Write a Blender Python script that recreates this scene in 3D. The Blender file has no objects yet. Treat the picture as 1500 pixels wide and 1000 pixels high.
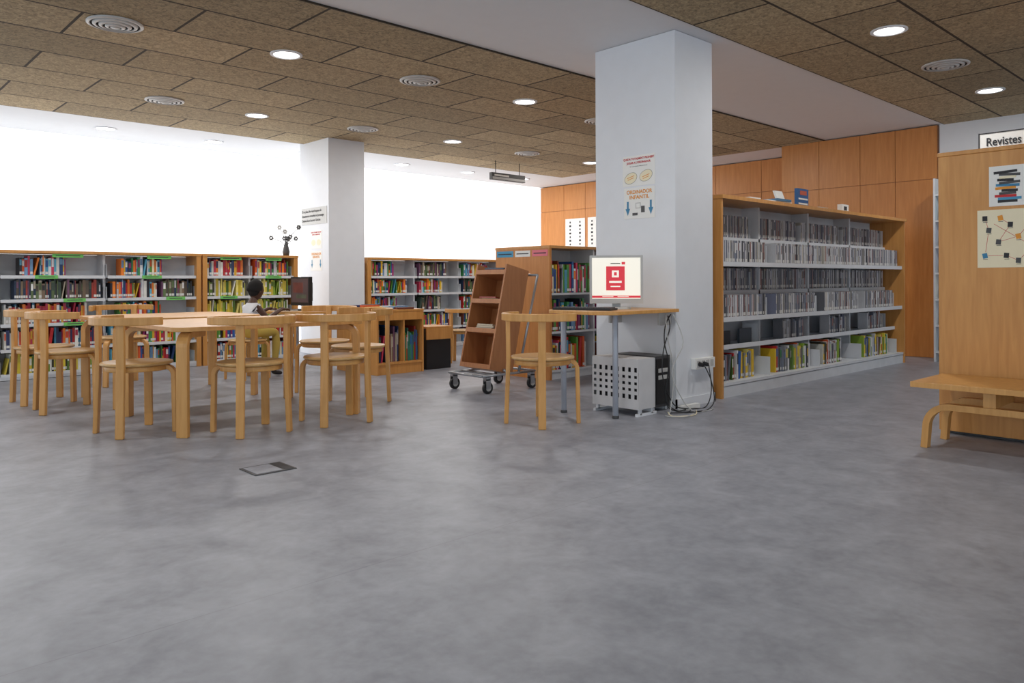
import bpy, math, random
from mathutils import Vector, Matrix
random.seed(7)
scene = bpy.context.scene
try:
    scene.view_settings.view_transform = 'Standard'
except Exception:
    pass
COL = scene.collection

def S(r, g, b):
    def f(c):
        c /= 255.0
        return c/12.92 if c <= 0.04045 else ((c+0.055)/1.055)**2.4
    return (f(r), f(g), f(b), 1.0)

# ------------------------------------------------------------------ materials
def newmat(name):
    m = bpy.data.materials.new(name); m.use_nodes = True
    nt = m.node_tree
    return m, nt, nt.nodes['Principled BSDF']

def plain(name, col, rough=0.5, metal=0.0, emis=None, es=0.0, var=0.04):
    m, nt, b = newmat(name)
    N, L = nt.nodes, nt.links
    tc = N.new('ShaderNodeTexCoord'); no = N.new('ShaderNodeTexNoise')
    no.inputs['Scale'].default_value = 9.0; no.inputs['Detail'].default_value = 4
    L.new(tc.outputs['Object'], no.inputs['Vector'])
    r = N.new('ShaderNodeValToRGB')
    r.color_ramp.elements[0].position = 0.3; r.color_ramp.elements[1].position = 0.7
    r.color_ramp.elements[0].color = tuple(c*(1-var) for c in col[:3])+(1,)
    r.color_ramp.elements[1].color = tuple(min(1, c*(1+var)) for c in col[:3])+(1,)
    L.new(no.outputs['Fac'], r.inputs['Fac']); L.new(r.outputs['Color'], b.inputs['Base Color'])
    b.inputs['Roughness'].default_value = rough; b.inputs['Metallic'].default_value = metal
    if emis:
        b.inputs['Emission Color'].default_value = emis
        b.inputs['Emission Strength'].default_value = es
    return m

def wood(name, c1, c2, rough=0.4, sc=(14, 14, 1.2)):
    m, nt, b = newmat(name)
    N, L = nt.nodes, nt.links
    tc = N.new('ShaderNodeTexCoord'); mp = N.new('ShaderNodeMapping')
    mp.inputs['Scale'].default_value = sc
    L.new(tc.outputs['Object'], mp.inputs['Vector'])
    n1 = N.new('ShaderNodeTexNoise'); n1.inputs['Scale'].default_value = 2.2; n1.inputs['Detail'].default_value = 6
    n1.inputs['Distortion'].default_value = 0.6
    L.new(mp.outputs['Vector'], n1.inputs['Vector'])
    r = N.new('ShaderNodeValToRGB'); r.color_ramp.elements[0].position = 0.28; r.color_ramp.elements[1].position = 0.75
    r.color_ramp.elements[0].color = c1; r.color_ramp.elements[1].color = c2
    L.new(n1.outputs['Fac'], r.inputs['Fac']); L.new(r.outputs['Color'], b.inputs['Base Color'])
    b.inputs['Roughness'].default_value = rough
    return m

def attrmat(name, rough=0.45):
    m, nt, b = newmat(name)
    a = nt.nodes.new('ShaderNodeAttribute'); a.attribute_name = 'Col'
    no = nt.nodes.new('ShaderNodeTexNoise'); no.inputs['Scale'].default_value = 40
    mx = nt.nodes.new('ShaderNodeMix'); mx.data_type = 'RGBA'; mx.blend_type = 'MULTIPLY'
    mx.inputs[0].default_value = 0.2
    nt.links.new(a.outputs['Color'], mx.inputs[6]); nt.links.new(no.outputs['Fac'], mx.inputs[7])
    nt.links.new(mx.outputs[2], b.inputs['Base Color'])
    b.inputs['Roughness'].default_value = rough
    return m

def floormat():
    m, nt, b = newmat('floor_vinyl'); N, L = nt.nodes, nt.links
    tc = N.new('ShaderNodeTexCoord')
    n1 = N.new('ShaderNodeTexNoise'); n1.inputs['Scale'].default_value = 4.8; n1.inputs['Detail'].default_value = 10
    n1.inputs['Roughness'].default_value = 0.64; n1.inputs['Distortion'].default_value = 0.4
    n2 = N.new('ShaderNodeTexNoise'); n2.inputs['Scale'].default_value = 24; n2.inputs['Detail'].default_value = 6
    L.new(tc.outputs['Object'], n1.inputs['Vector']); L.new(tc.outputs['Object'], n2.inputs['Vector'])
    mx = N.new('ShaderNodeMix'); mx.data_type = 'FLOAT'; mx.inputs[0].default_value = 0.32
    L.new(n1.outputs['Fac'], mx.inputs[2]); L.new(n2.outputs['Fac'], mx.inputs[3])
    r = N.new('ShaderNodeValToRGB')
    r.color_ramp.elements[0].position = 0.34; r.color_ramp.elements[1].position = 0.66
    r.color_ramp.elements[0].color = S(128, 131, 141); r.color_ramp.elements[1].color = S(163, 166, 176)
    L.new(mx.outputs[0], r.inputs['Fac'])
    sp = N.new('ShaderNodeSeparateXYZ'); L.new(tc.outputs['Object'], sp.inputs[0])
    a = N.new('ShaderNodeMath'); a.operation = 'ADD'; a.inputs[1].default_value = 19.8; L.new(sp.outputs['Y'], a.inputs[0])
    mo = N.new('ShaderNodeMath'); mo.operation = 'MODULO'; mo.inputs[1].default_value = 2.0; L.new(a.outputs[0], mo.inputs[0])
    lt = N.new('ShaderNodeMath'); lt.operation = 'LESS_THAN'; lt.inputs[1].default_value = 0.004; L.new(mo.outputs[0], lt.inputs[0])
    ml = N.new('ShaderNodeMath'); ml.operation = 'MULTIPLY'; ml.inputs[1].default_value = 0.35; L.new(lt.outputs[0], ml.inputs[0])
    mc = N.new('ShaderNodeMix'); mc.data_type = 'RGBA'; mc.inputs[7].default_value = S(100, 100, 106)
    L.new(ml.outputs[0], mc.inputs[0]); L.new(r.outputs['Color'], mc.inputs[6])
    L.new(mc.outputs[2], b.inputs['Base Color'])
    r2 = N.new('ShaderNodeMapRange'); r2.inputs[3].default_value = 0.36; r2.inputs[4].default_value = 0.5
    L.new(n2.outputs['Fac'], r2.inputs[0]); L.new(r2.outputs[0], b.inputs['Roughness'])
    return m

def ceilmat(name, oy, ox):
    m, nt, b = newmat(name); N, L = nt.nodes, nt.links
    tc = N.new('ShaderNodeTexCoord'); mp = N.new('ShaderNodeMapping')
    mp.inputs['Location'].default_value = (ox, oy, 0)
    L.new(tc.outputs['Object'], mp.inputs['Vector'])
    br = N.new('ShaderNodeTexBrick'); br.offset = 0.5
    br.inputs['Scale'].default_value = 1.0; br.inputs['Brick Width'].default_value = 1.2
    br.inputs['Row Height'].default_value = 0.6; br.inputs['Mortar Size'].default_value = 0.011
    br.inputs['Mortar Smooth'].default_value = 0.1
    br.inputs['Color1'].default_value = S(166, 149, 118); br.inputs['Color2'].default_value = S(198, 178, 142)
    br.inputs['Mortar'].default_value = S(62, 52, 40)
    L.new(mp.outputs['Vector'], br.inputs['Vector'])
    no = N.new('ShaderNodeTexNoise'); no.inputs['Scale'].default_value = 30; no.inputs['Detail'].default_value = 7
    no.inputs['Roughness'].default_value = 0.7; no.inputs['Distortion'].default_value = 1.2
    L.new(tc.outputs['Object'], no.inputs['Vector'])
    r = N.new('ShaderNodeValToRGB'); r.color_ramp.elements[0].position = 0.38; r.color_ramp.elements[1].position = 0.60
    r.color_ramp.elements[0].color = (0.30, 0.30, 0.30, 1); r.color_ramp.elements[1].color = (1, 1, 1, 1)
    L.new(no.outputs['Fac'], r.inputs['Fac'])
    mx = N.new('ShaderNodeMix'); mx.data_type = 'RGBA'; mx.blend_type = 'MULTIPLY'; mx.inputs[0].default_value = 0.8
    L.new(br.outputs['Color'], mx.inputs[6]); L.new(r.outputs['Color'], mx.inputs[7])
    L.new(mx.outputs[2], b.inputs['Base Color'])
    bp = N.new('ShaderNodeBump'); bp.inputs['Strength'].default_value = 0.4; bp.inputs['Distance'].default_value = 0.01
    L.new(no.outputs['Fac'], bp.inputs['Height']); L.new(bp.outputs['Normal'], b.inputs['Normal'])
    b.inputs['Roughness'].default_value = 0.95
    return m

M = {}
M['white'] = plain('white_paint', S(226, 229, 234), 0.75, var=0.015)
M['ceilwhite'] = plain('white_plaster', S(220, 223, 227), 0.85, var=0.01)
M['glow'] = plain('emissive_wall', S(240, 240, 240), 0.6, emis=(1, 0.99, 0.965, 1), es=1.1, var=0.01)  # the wall's daylight is put into the surface as emission
M['floor'] = floormat()
M['ceilL'] = ceilmat('wood_wool_panel_a', -4.6, 0.35)
M['ceilR'] = ceilmat('wood_wool_panel_b', -3.15, 0.05)
M['wood'] = wood('beech_veneer', S(194, 134, 68), S(214, 156, 88), 0.38)
M['wooddark'] = wood('beech_panel', S(188, 120, 58), S(206, 140, 74), 0.4)
M['chair'] = wood('bent_beech', S(202, 146, 78), S(222, 168, 100), 0.35)
M['seat'] = wood('seat_ply', S(190, 148, 92), S(208, 168, 112), 0.28, (10, 2, 10))
M['cart'] = wood('cart_wood', S(162, 104, 62), S(182, 122, 76), 0.45)
M['metal'] = plain('shelf_metal', S(216, 220, 225), 0.45, 0.0)
M['metald'] = plain('shelf_back', S(168, 172, 178), 0.5)
M['steel'] = plain('steel', S(170, 172, 176), 0.3, 0.8)
M['graytube'] = plain('gray_tube', S(160, 166, 178), 0.35, 0.2)
M['book'] = attrmat('book_cover')
M['black'] = plain('black_plastic', S(26, 26, 28), 0.4)
M['dgray'] = plain('dark_gray', S(70, 70, 72), 0.5)
M['lgray'] = plain('light_gray', S(190, 190, 188), 0.45)
M['cage'] = plain('pc_cage', S(212, 212, 214), 0.45, 0.1)
M['paper'] = plain('paper', S(235, 235, 232), 0.7, var=0.01)
M['cream'] = plain('cream_paper', S(238, 228, 198), 0.7, var=0.02)
M['green'] = plain('green_label', S(120, 205, 105), 0.6)
M['blue'] = plain('blue_label', S(70, 150, 190), 0.6)
M['pink'] = plain('pink_label', S(225, 120, 135), 0.6)
M['red'] = plain('red_ink', S(196, 40, 44), 0.6)
M['orange'] = plain('orange_ink', S(226, 150, 50), 0.6)
M['bluearrow'] = plain('blue_arrow', S(60, 130, 170), 0.6)
M['yellow'] = plain('yellow_ink', S(235, 225, 150), 0.6)
M['ink'] = plain('ink', S(35, 35, 40), 0.6)
M['lamp'] = plain('lamp_disc', S(255, 255, 255), 0.4, emis=(1, 0.98, 0.95, 1), es=9)
M['screen'] = plain('screen_white', S(225, 220, 205), 0.3, emis=(0.86, 0.83, 0.74, 1), es=0.6, var=0.01)
M['screenred'] = plain('screen_red', S(190, 35, 45), 0.3, emis=(0.6, 0.03, 0.05, 1), es=0.6, var=0.01)
M['screendark'] = plain('screen_dark', S(60, 40, 40), 0.3, emis=(0.1, 0.07, 0.07, 1), es=0.4, var=0.5)
M['screenmaroon'] = plain('screen_maroon', S(110, 60, 55), 0.3, var=0.3)
M['screenolive'] = plain('screen_olive', S(90, 95, 80), 0.3, var=0.3)
M['skin'] = plain('dark_skin', S(84, 56, 44), 0.5)
M['hair'] = plain('black_hair', S(20, 17, 17), 0.9)
M['shirt'] = plain('white_shirt', S(234, 234, 238), 0.8)
M['pants'] = plain('ochre_trousers', S(186, 160, 76), 0.8)
M['shoe'] = plain('dark_shoe', S(30, 30, 34), 0.5)
M['eye'] = plain('eye_white', S(215, 212, 205), 0.3)
M['lips'] = plain('lips', S(98, 58, 50), 0.5)

# ------------------------------------------------------------------ mesh builder
class MB:
    def __init__(s):
        s.v = []; s.f = []; s.mi = []; s.c = []; s.sm = []; s.mats = []
    def idx(s, k):
        m = M[k]
        if m not in s.mats: s.mats.append(m)
        return s.mats.index(m)
    def face(s, ids, mat, col=None, smooth=False):
        s.f.append(ids); s.mi.append(s.idx(mat)); s.c.append(col or (1, 1, 1, 1)); s.sm.append(smooth)
    def box(s, x0, x1, y0, y1, z0, z1, mat, col=None, sx=0, sy=0):
        b = len(s.v)
        s.v += [(x0, y0, z0), (x1, y0, z0), (x1, y1, z0), (x0, y1, z0),
                (x0+sx, y0+sy, z1), (x1+sx, y0+sy, z1), (x1+sx, y1+sy, z1), (x0+sx, y1+sy, z1)]
        for q in ((0, 3, 2, 1), (4, 5, 6, 7), (0, 1, 5, 4), (1, 2, 6, 5), (2, 3, 7, 6), (3, 0, 4, 7)):
            s.face([b+i for i in q], mat, col)
    def obox(s, c, size, rotz, mat, col=None):
        n0 = len(s.v)
        s.box(-size[0]/2, size[0]/2, -size[1]/2, size[1]/2, 0, size[2], mat, col)
        R = Matrix.Rotation(rotz, 3, 'Z')
        for i in range(n0, len(s.v)):
            s.v[i] = tuple(R @ Vector(s.v[i]) + Vector(c))
    def xf(s, n0, mat4):
        for i in range(n0, len(s.v)):
            s.v[i] = tuple(mat4 @ Vector(s.v[i]))
    def quad(s, pts, mat, col=None):
        b = len(s.v); s.v += [tuple(p) for p in pts]
        s.face(list(range(b, b+len(pts))), mat, col)
    def cyl(s, p0, p1, r0, r1, mat, seg=16, caps=True):
        p0 = Vector(p0); p1 = Vector(p1); d = (p1-p0).normalized()
        a = d.orthogonal().normalized(); c = d.cross(a)
        b = len(s.v)
        for p, r in ((p0, r0), (p1, r1)):
            for i in range(seg):
                t = 2*math.pi*i/seg
                s.v.append(tuple(p + a*math.cos(t)*r + c*math.sin(t)*r))
        for i in range(seg):
            j = (i+1) % seg
            s.face([b+i, b+j, b+seg+j, b+seg+i], mat, None, True)
        if caps:
            s.face([b+i for i in reversed(range(seg))], mat)
            s.face([b+seg+i for i in range(seg)], mat)
    def sweep(s, pts, w, h, mat, side=None, round_=False, seg=8, rad=None):
        pts = [Vector(p) for p in pts]; n = len(pts); b = len(s.v)
        prev = None; k = seg if round_ else 4
        for i, p in enumerate(pts):
            t = (pts[min(i+1, n-1)]-pts[max(i-1, 0)]).normalized()
            if side is not None:
                sd = side(i) if callable(side) else Vector(side)
                sd = (sd - t*sd.dot(t)).normalized()
            else:
                if prev is None: sd = t.orthogonal().normalized()
                else: sd = (prev - t*prev.dot(t)).normalized()
                prev = sd
            up = t.cross(sd)
            if round_:
                r = rad[i] if rad else w
                for j in range(k):
                    a = 2*math.pi*j/k
                    s.v.append(tuple(p + sd*math.cos(a)*r + up*math.sin(a)*r))
            else:
                for a, c in ((-1, -1), (1, -1), (1, 1), (-1, 1)):
                    s.v.append(tuple(p + sd*a*w/2 + up*c*h/2))
        for i in range(n-1):
            for j in range(k):
                q = (j+1) % k
                s.face([b+i*k+j, b+i*k+q, b+(i+1)*k+q, b+(i+1)*k+j], mat, None, round_)
        s.face([b+j for j in reversed(range(k))], mat)
        s.face([b+(n-1)*k+j for j in range(k)], mat)
    def tube(s, pts, r, mat, seg=8, sub=6):
        s.sweep(smooth_path(pts, sub), r, r, mat, None, True, seg)
    def lathe(s, prof, c, mat, seg=32):
        b = len(s.v)
        for (r, z) in prof:
            for i in range(seg):
                t = 2*math.pi*i/seg
                s.v.append((c[0]+r*math.cos(t), c[1]+r*math.sin(t), c[2]+z))
        for k in range(len(prof)-1):
            for i in range(seg):
                j = (i+1) % seg
                s.face([b+k*seg+i, b+k*seg+j, b+(k+1)*seg+j, b+(k+1)*seg+i], mat, None, True)
    def ell(s, c, r, mat, seg=14, rings=9, fn=None):
        b = len(s.v)
        for k in range(rings+1):
            ph = math.pi*k/rings
            for i in range(seg):
                t = 2*math.pi*i/seg
                n = Vector((math.sin(ph)*math.cos(t), math.sin(ph)*math.sin(t), math.cos(ph)))
                p = Vector((n.x*r[0], n.y*r[1], n.z*r[2]))
                if fn: p = fn(p, n)
                s.v.append(tuple(p+Vector(c)))
        for k in range(rings):
            for i in range(seg):
                j = (i+1) % seg
                s.face([b+k*seg+i, b+(k+1)*seg+i, b+(k+1)*seg+j, b+k*seg+j], mat, None, True)
    def prism(s, poly, z0, z1, mat):
        b = len(s.v); n = len(poly)
        s.v += [(p[0], p[1], z0) for p in poly] + [(p[0], p[1], z1) for p in poly]
        s.face([b+i for i in reversed(range(n))], mat); s.face([b+n+i for i in range(n)], mat)
        for i in range(n):
            j = (i+1) % n
            s.face([b+i, b+j, b+n+j, b+n+i], mat)
    def mesh(s, name):
        me = bpy.data.meshes.new(name)
        me.from_pydata(s.v, [], s.f)
        for m in s.mats: me.materials.append(m)
        me.polygons.foreach_set('material_index', s.mi)
        me.polygons.foreach_set('use_smooth', s.sm)
        ca = me.color_attributes.new('Col', 'FLOAT_COLOR', 'CORNER')
        arr = []
        for f, c in zip(s.f, s.c):
            arr += list(c)*len(f)
        ca.data.foreach_set('color', arr)
        me.update()
        return me
    def obj(s, name, origin=True, bevel=0, parent=None, mw=None, loc=None, rotz=0):
        off = Vector((0, 0, 0))
        if origin and loc is None:
            xs = [p[0] for p in s.v]; ys = [p[1] for p in s.v]; zs = [p[2] for p in s.v]
            off = Vector(((min(xs)+max(xs))/2, (min(ys)+max(ys))/2, min(zs)))
            s.v = [(p[0]-off.x, p[1]-off.y, p[2]-off.z) for p in s.v]
        ob = bpy.data.objects.new(name, s.mesh(name)); COL.objects.link(ob)
        ob.location = loc if loc is not None else off
        ob.rotation_euler = (0, 0, rotz)
        if bevel:
            md = ob.modifiers.new('bevel', 'BEVEL'); md.width = bevel; md.segments = 2
            md.limit_method = 'ANGLE'; md.angle_limit = math.radians(50)
        if parent: setpar(ob, parent)
        return ob

def setpar(ob, parent):
    bpy.context.view_layer.update()
    ob.parent = parent
    ob.matrix_parent_inverse = parent.matrix_world.inverted()

def smooth_path(pts, sub=6):
    P = [Vector(p) for p in pts]
    if len(P) < 3: return P
    out = []
    for i in range(len(P)-1):
        p0 = P[max(i-1, 0)]; p1 = P[i]; p2 = P[i+1]; p3 = P[min(i+2, len(P)-1)]
        for k in range(sub):
            t = k/sub
            out.append(0.5*((2*p1)+(-p0+p2)*t+(2*p0-5*p1+4*p2-p3)*t*t+(-p0+3*p1-3*p2+p3)*t**3))
    out.append(P[-1]); return out

NEGX = Matrix(((0, 0, -1), (-1, 0, 0), (0, 1, 0)))   # text on a face whose normal is -X
NEGY = Matrix(((1, 0, 0), (0, 0, -1), (0, 1, 0)))
def text(body, pos, size, mat, basis, parent, align='CENTER', name='lettering', bold=0.0, sx=1.0):
    cu = bpy.data.curves.new(name, 'FONT'); cu.body = body; cu.size = size
    cu.align_x = align; cu.align_y = 'CENTER'; cu.extrude = 0.0003; cu.offset = bold
    cu.materials.append(M[mat])
    ob = bpy.data.objects.new(name, cu); COL.objects.link(ob)
    ob.matrix_world = Matrix.Translation(pos) @ basis.to_4x4() @ Matrix.Diagonal((sx, 1, 1, 1))
    if parent: setpar(ob, parent)
    return ob

# ------------------------------------------------------------------ room shell
H = 2.80
b = MB(); b.box(-5, 11.2, -5, 11.2, -0.1, 0, 'floor'); b.obj('floor', origin=False)
b = MB(); b.box(-5, 11.2, -5, 11.2, H+0.001, H+0.15, 'ceilwhite'); b.obj('ceiling', origin=False)
b = MB(); b.box(-5, 10.05, 4.6, 9.4, H-0.012, H, 'ceilL'); b.obj('ceiling_panels', origin=False)
b = MB(); b.box(-5, 10.02, -5, 3.15, H-0.012, H, 'ceilR'); b.obj('ceiling_panels', origin=False)
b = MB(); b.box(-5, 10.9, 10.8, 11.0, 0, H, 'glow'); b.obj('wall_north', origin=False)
b = MB(); b.box(10.02, 10.2, -5, 3.2, 0, H, 'white'); b.obj('wall_east', origin=False)
def panel_wall(name, x, ys, zs, mat, thick=0.02, back=0.15):
    b = MB()
    b.box(x+thick, x+back, ys[0], ys[-1], 0, zs[-1], 'cart')
    for i in range(len(ys)-1):
        for j in range(len(zs)-1):
            b.box(x, x+thick+0.002, ys[i]+0.003, ys[i+1]-0.003, zs[j]+0.003, zs[j+1]-0.003, mat)
    return b.obj(name, origin=False)
wpan = panel_wall('wall_wood_panelled', 10.0, [3.22, 3.70, 4.13, 4.67, 5.2], [0, 2.15, H-0.01], 'wooddark')
b = MB(); b.box(10.15, 10.88, 5.13, 5.2, 0, H-0.01, 'wooddark'); b.obj('wall_return', origin=False)
panel_wall('wall_wood_recess', 10.9, [5.2, 6.0, 6.8, 7.6, 8.4, 9.1, 9.6, 10.15, 10.78], [0, 2.3, H-0.01], 'wooddark')

def column(name, x0, x1, y0, y1):
    b = MB(); b.box(x0, x1, y0, y1, 0, H-0.001, 'white')
    c = b.obj(name, bevel=0.004)
    b = MB(); t = 0.012
    b.box(x0-t, x1+t, y0-t, y0-0.0005, 0, 0.07, 'white'); b.box(x0-t, x1+t, y1+0.0005, y1+t, 0, 0.07, 'white')
    b.box(x0-t, x0-0.0005, y0-t, y1+t, 0, 0.07, 'white'); b.box(x1+0.0005, x1+t, y0-t, y1+t, 0, 0.07, 'white')
    o = b.obj('baseboard_'+name); setpar(o, c)
    return c
col1 = column('column', 4.76, 5.26, 3.31, 4.08)
col2 = column('column', 5.0, 5.53, 8.75, 9.5)

# ------------------------------------------------------------------ ceiling fixtures
def downlight(x, y, z, power=17, r=0.105):
    b = MB()
    b.lathe([(r+0.022, 0), (r+0.022, -0.008), (r, -0.012), (r-0.006, -0.002)], (0, 0, 0), 'white', 32)
    k = len(b.v)
    b.v += [((r-0.004)*math.cos(2*math.pi*i/32), (r-0.004)*math.sin(2*math.pi*i/32), -0.004) for i in range(32)]
    b.face([k+i for i in reversed(range(32))], 'lamp')
    o = b.obj('recessed_downlight', loc=(x, y, z-.001))
    la = bpy.data.lights.new('downlight_lamp', 'AREA'); la.shape = 'DISK'; la.size = 0.18; la.energy = power
    la.color = (1, 0.98, 0.95)
    lo = bpy.data.objects.new('lamp', la); COL.objects.link(lo); lo.location = (x, y, z-0.017)
    setpar(lo, o)
zb = H-0.012
for x, y in [(2.92, 5.77), (5.49, 5.65), (8.06, 5.7), (3.75, 8.1), (6.35, 7.9), (9.1, 7.9), (5.92, 2.23), (8.53, 2.27),
             (0.35, 5.77), (1.0, 8.1), (3.3, 2.23), (0.7, 2.23)]:
    downlight(x, y, zb)
for x in (1.4, 2.75, 4.05, 5.4, 7.05, 8.4, 9.7):
    downlight(x, 10.05, H, 12)
def diffuser(x, y):
    b = MB()
    for i, r in enumerate((0.185, 0.145, 0.105, 0.065)):
        z = -0.004-0.006*i
        b.lathe([(r, 0.0), (r, z-0.004), (r-0.022, z-0.010), (r-0.024, z-0.006), (r-0.006, 0.0)], (0, 0, 0), 'lgray', 36)
    b.lathe([(0.03, 0), (0.032, -0.03), (0.0, -0.034)], (0, 0, 0), 'lgray', 24)
    b.lathe([(0.184, -0.001), (0.0, -0.0012)], (0, 0, 0), 'ink', 36)
    b.obj('air_diffuser', loc=(x, y, zb-.002))
for x, y in [(1.68, 5.9), (4.2, 5.7), (6.8, 5.75), (2.75, 8.05), (5.02, 7.97), (7.74, 7.92), (7.23, 2.26)]:
    diffuser(x, y)

# ------------------------------------------------------------------ books
BRIGHT = [S(190, 40, 40), S(215, 90, 40), S(230, 190, 50), S(40, 90, 160), S(60, 140, 80), S(230, 230, 225), S(40, 40, 50),
          S(150, 50, 110), S(90, 170, 200), S(235, 225, 190), S(120, 60, 40), S(200, 60, 90), S(30, 60, 110), S(90, 150, 60),
          S(225, 225, 230), S(240, 130, 40), S(110, 150, 190)]
YEL = [S(225, 200, 60), S(210, 190, 70), S(140, 170, 60), S(90, 120, 50), S(60, 60, 50), S(230, 215, 120), S(225, 225, 215)]
DARK = [S(50, 50, 55), S(90, 80, 70), S(60, 80, 70), S(130, 110, 90), S(160, 60, 50), S(40, 60, 90), S(190, 180, 160), S(100, 120, 80), S(120, 80, 110)]
RED = [S(190, 40, 45), S(215, 80, 50), S(225, 120, 50), S(170, 30, 60), S(235, 235, 230), S(200, 60, 90), S(60, 120, 150), S(230, 180, 60),
       S(50, 60, 100), S(225, 220, 210)]
DVD = [S(205, 207, 212), S(185, 186, 190), S(150, 152, 158), S(95, 97, 104), S(60, 62, 70), S(225, 226, 230), S(170, 168, 166),
       S(125, 132, 148), S(158, 120, 115), S(190, 186, 176), S(110, 114, 134), S(215, 216, 220), S(140, 142, 148)]
def vary(c):
    k = random.uniform(0.75, 1.2)
    return tuple(min(1, x*k) for x in c[:3])+(1,)
def row(b, x0, x1, yf, z, depth, hr, wr, pal, label=True, dvd=False):
    x = x0
    while True:
        w = random.uniform(*wr)
        if x+w > x1: break
        h = random.uniform(*hr); d = depth*random.uniform(0.8, 1.0); c = vary(random.choice(pal))
        yo = yf+random.uniform(0, 0.012 if not dvd else .004)
        lean = 0.0
        if random.random() < 0.04 and x+w+0.05 < x1 and not dvd:
            lean = random.uniform(0.02, 0.045)
            b.box(x, x+w, yo, yo+d, z, z+h, 'book', c, sx=lean)
            x += lean
        else:
            b.box(x, x+w, yo, yo+d, z, z+h, 'book', c)
            if label and random.random() < 0.7:
                b.quad([(x+.001, yo-.0008, z+.015), (x+w-.001, yo-.0008, z+.015), (x+w-.001, yo-.0008, z+.04), (x+.001, yo-.0008, z+.04)], 'book', (0.8, 0.8, 0.78, 1))
            if random.random() < 0.5:
                c2 = vary(random.choice(pal+[S(240, 240, 240)]))
                z2 = z+h*random.uniform(0.45, 0.6)
                b.quad([(x+.002, yo-.0008, z2), (x+w-.002, yo-.0008, z2), (x+w-.002, yo-.0008, z+h*0.9), (x+.002, yo-.0008, z+h*0.9)], 'book', c2)
        x += w+random.uniform(0.0003, 0.0015)
    return x

def bookcase(name, x0, x1, yf, depth, top, boards, mods, backmat='metald', woodposts=(), plinth=0.06, labels=None, endw=0.025):
    b = MB(); yb = yf+depth
    b.box(x0, x1, yb-0.012, yb, 0, top-0.03, backmat)
    b.box(x0-0.01, x1+0.01, yf-0.015, yb+0.01, top-0.028, top, 'wood')
    b.box(x0, x1, yf+0.01, yf+0.03, 0.005, boards[0]-0.02, 'metal')
    for i, m in enumerate(mods):
        wd = any(abs(m-w) < 0.01 for w in woodposts)
        if wd:
            b.box(m-endw, m+endw, yf-0.01, yb, 0, top-0.028, 'wood')
        else:
            b.box(m-0.012, m+0.012, yf+0.10, yb-0.012, 0, top-0.028, 'metal')
    for i in range(len(mods)-1):
        a, c = mods[i]+0.013, mods[i+1]-0.013
        if any(abs(mods[i]-w) < 0.01 for w in woodposts): a = mods[i]+endw+0.001
        if any(abs(mods[i+1]-w) < 0.01 for w in woodposts): c = mods[i+1]-endw-0.001
        for z in boards:
            b.box(a, c, yf+0.012, yb-0.013, z-0.02, z-0.002, 'metal')
            b.box(a, c, yf+0.004, yf+0.012, z-0.028, z+0.003, 'metal')
            for xx in (a, c-0.004):
                b.box(xx, xx+0.004, yf+0.06, yb-0.02, z, z+0.12, 'metal')
    if labels:
        for (lx, lz, lw) in labels:
            b.box(lx, lx+lw, yf-0.003, yf+0.004, lz-0.030, lz+0.004, 'green')
            b.box(lx+.03, lx+lw-.03, yf-0.0038, yf-0.003, lz-0.016, lz-0.008, 'dgray')
    return b.obj(name)

BZ = [0.06, 0.30, 0.545, 0.785, 1.02]
m1 = [0.50, 1.45, 2.40, 3.35]
YS = 8.75
bookcase('bookcase', 0.48, 3.37, YS, 0.32, 1.27, BZ, m1, 'metal', (0.50, 3.35),
         labels=[(2.0, 0.785, .2), (3.0, 0.785, .2), (1.75, 1.02, .2), (2.75, 1.02, .2), (2.0, 0.545, .2), (1.9, 1.235, .28), (2.8, 1.235, .25)])
bookcase('bookcase', 3.40, 4.56, YS, 0.32, 1.27, BZ, [3.42, 3.99, 4.54], 'metal', (3.42, 4.54),
         labels=[(3.6, 0.785, .2), (4.15, 1.02, .2), (3.6, 1.235, .25), (4.15, 1.235, .2)])
def fill(mods, plan, yf, zs, name, hr=(0.15, 0.205), wr=(0.008, 0.03), depth=0.2, label=True):
    b = MB()
    for i in range(len(mods)-1):
        for j, z in enumerate(zs):
            segs = plan(i, j)
            w = mods[i+1]-mods[i]-0.09
            for (a, c, pal) in segs:
                row(b, mods[i]+0.045+a*w, mods[i]+0.045+c*w, yf+0.03, z+0.001, depth, hr, wr, pal, label)
    return b.obj(name)
def planL(i, j):
    if j == 4: return [[(0.0, 0.35, DARK)], [(0.15, 0.62, BRIGHT)], [(0.12, 0.62, BRIGHT)]][i]
    if j == 3: return [[(0, 1, BRIGHT)], [(0.1, 1, DARK)], [(0, 0.55, BRIGHT), (0.6, 1, DARK)]][i]
    if j == 2: return [[(0, 1, RED)], [(0, .85, RED)], [(0.1, .6, BRIGHT)]][i]
    if j == 1: return [[(0, .9, BRIGHT)], [(0, 1, RED)], [(0, .9, BRIGHT)]][i]
    return [[(0, .7, BRIGHT)], [(0, .9, YEL)], [(0, .8, BRIGHT)]][i]
fill(m1, planL, YS, BZ, 'shelf_books')
fill([3.42, 3.99, 4.54], lambda i, j: [(0, 0.92, RED if (j == 4 and i == 0) else (YEL if j in (2, 3) else BRIGHT))], YS, BZ, 'shelf_books')
m3 = [5.60, 6.40, 7.20, 8.0, 8.8]
bookcase('bookcase', 5.58, 8.82, YS, 0.32, 1.27, BZ, m3, 'metal', (5.60, 8.8))
fill(m3, lambda i, j: [(0, random.uniform(.5, .98), random.choice([BRIGHT, DARK, BRIGHT]))], YS, BZ, 'shelf_books')

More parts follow.
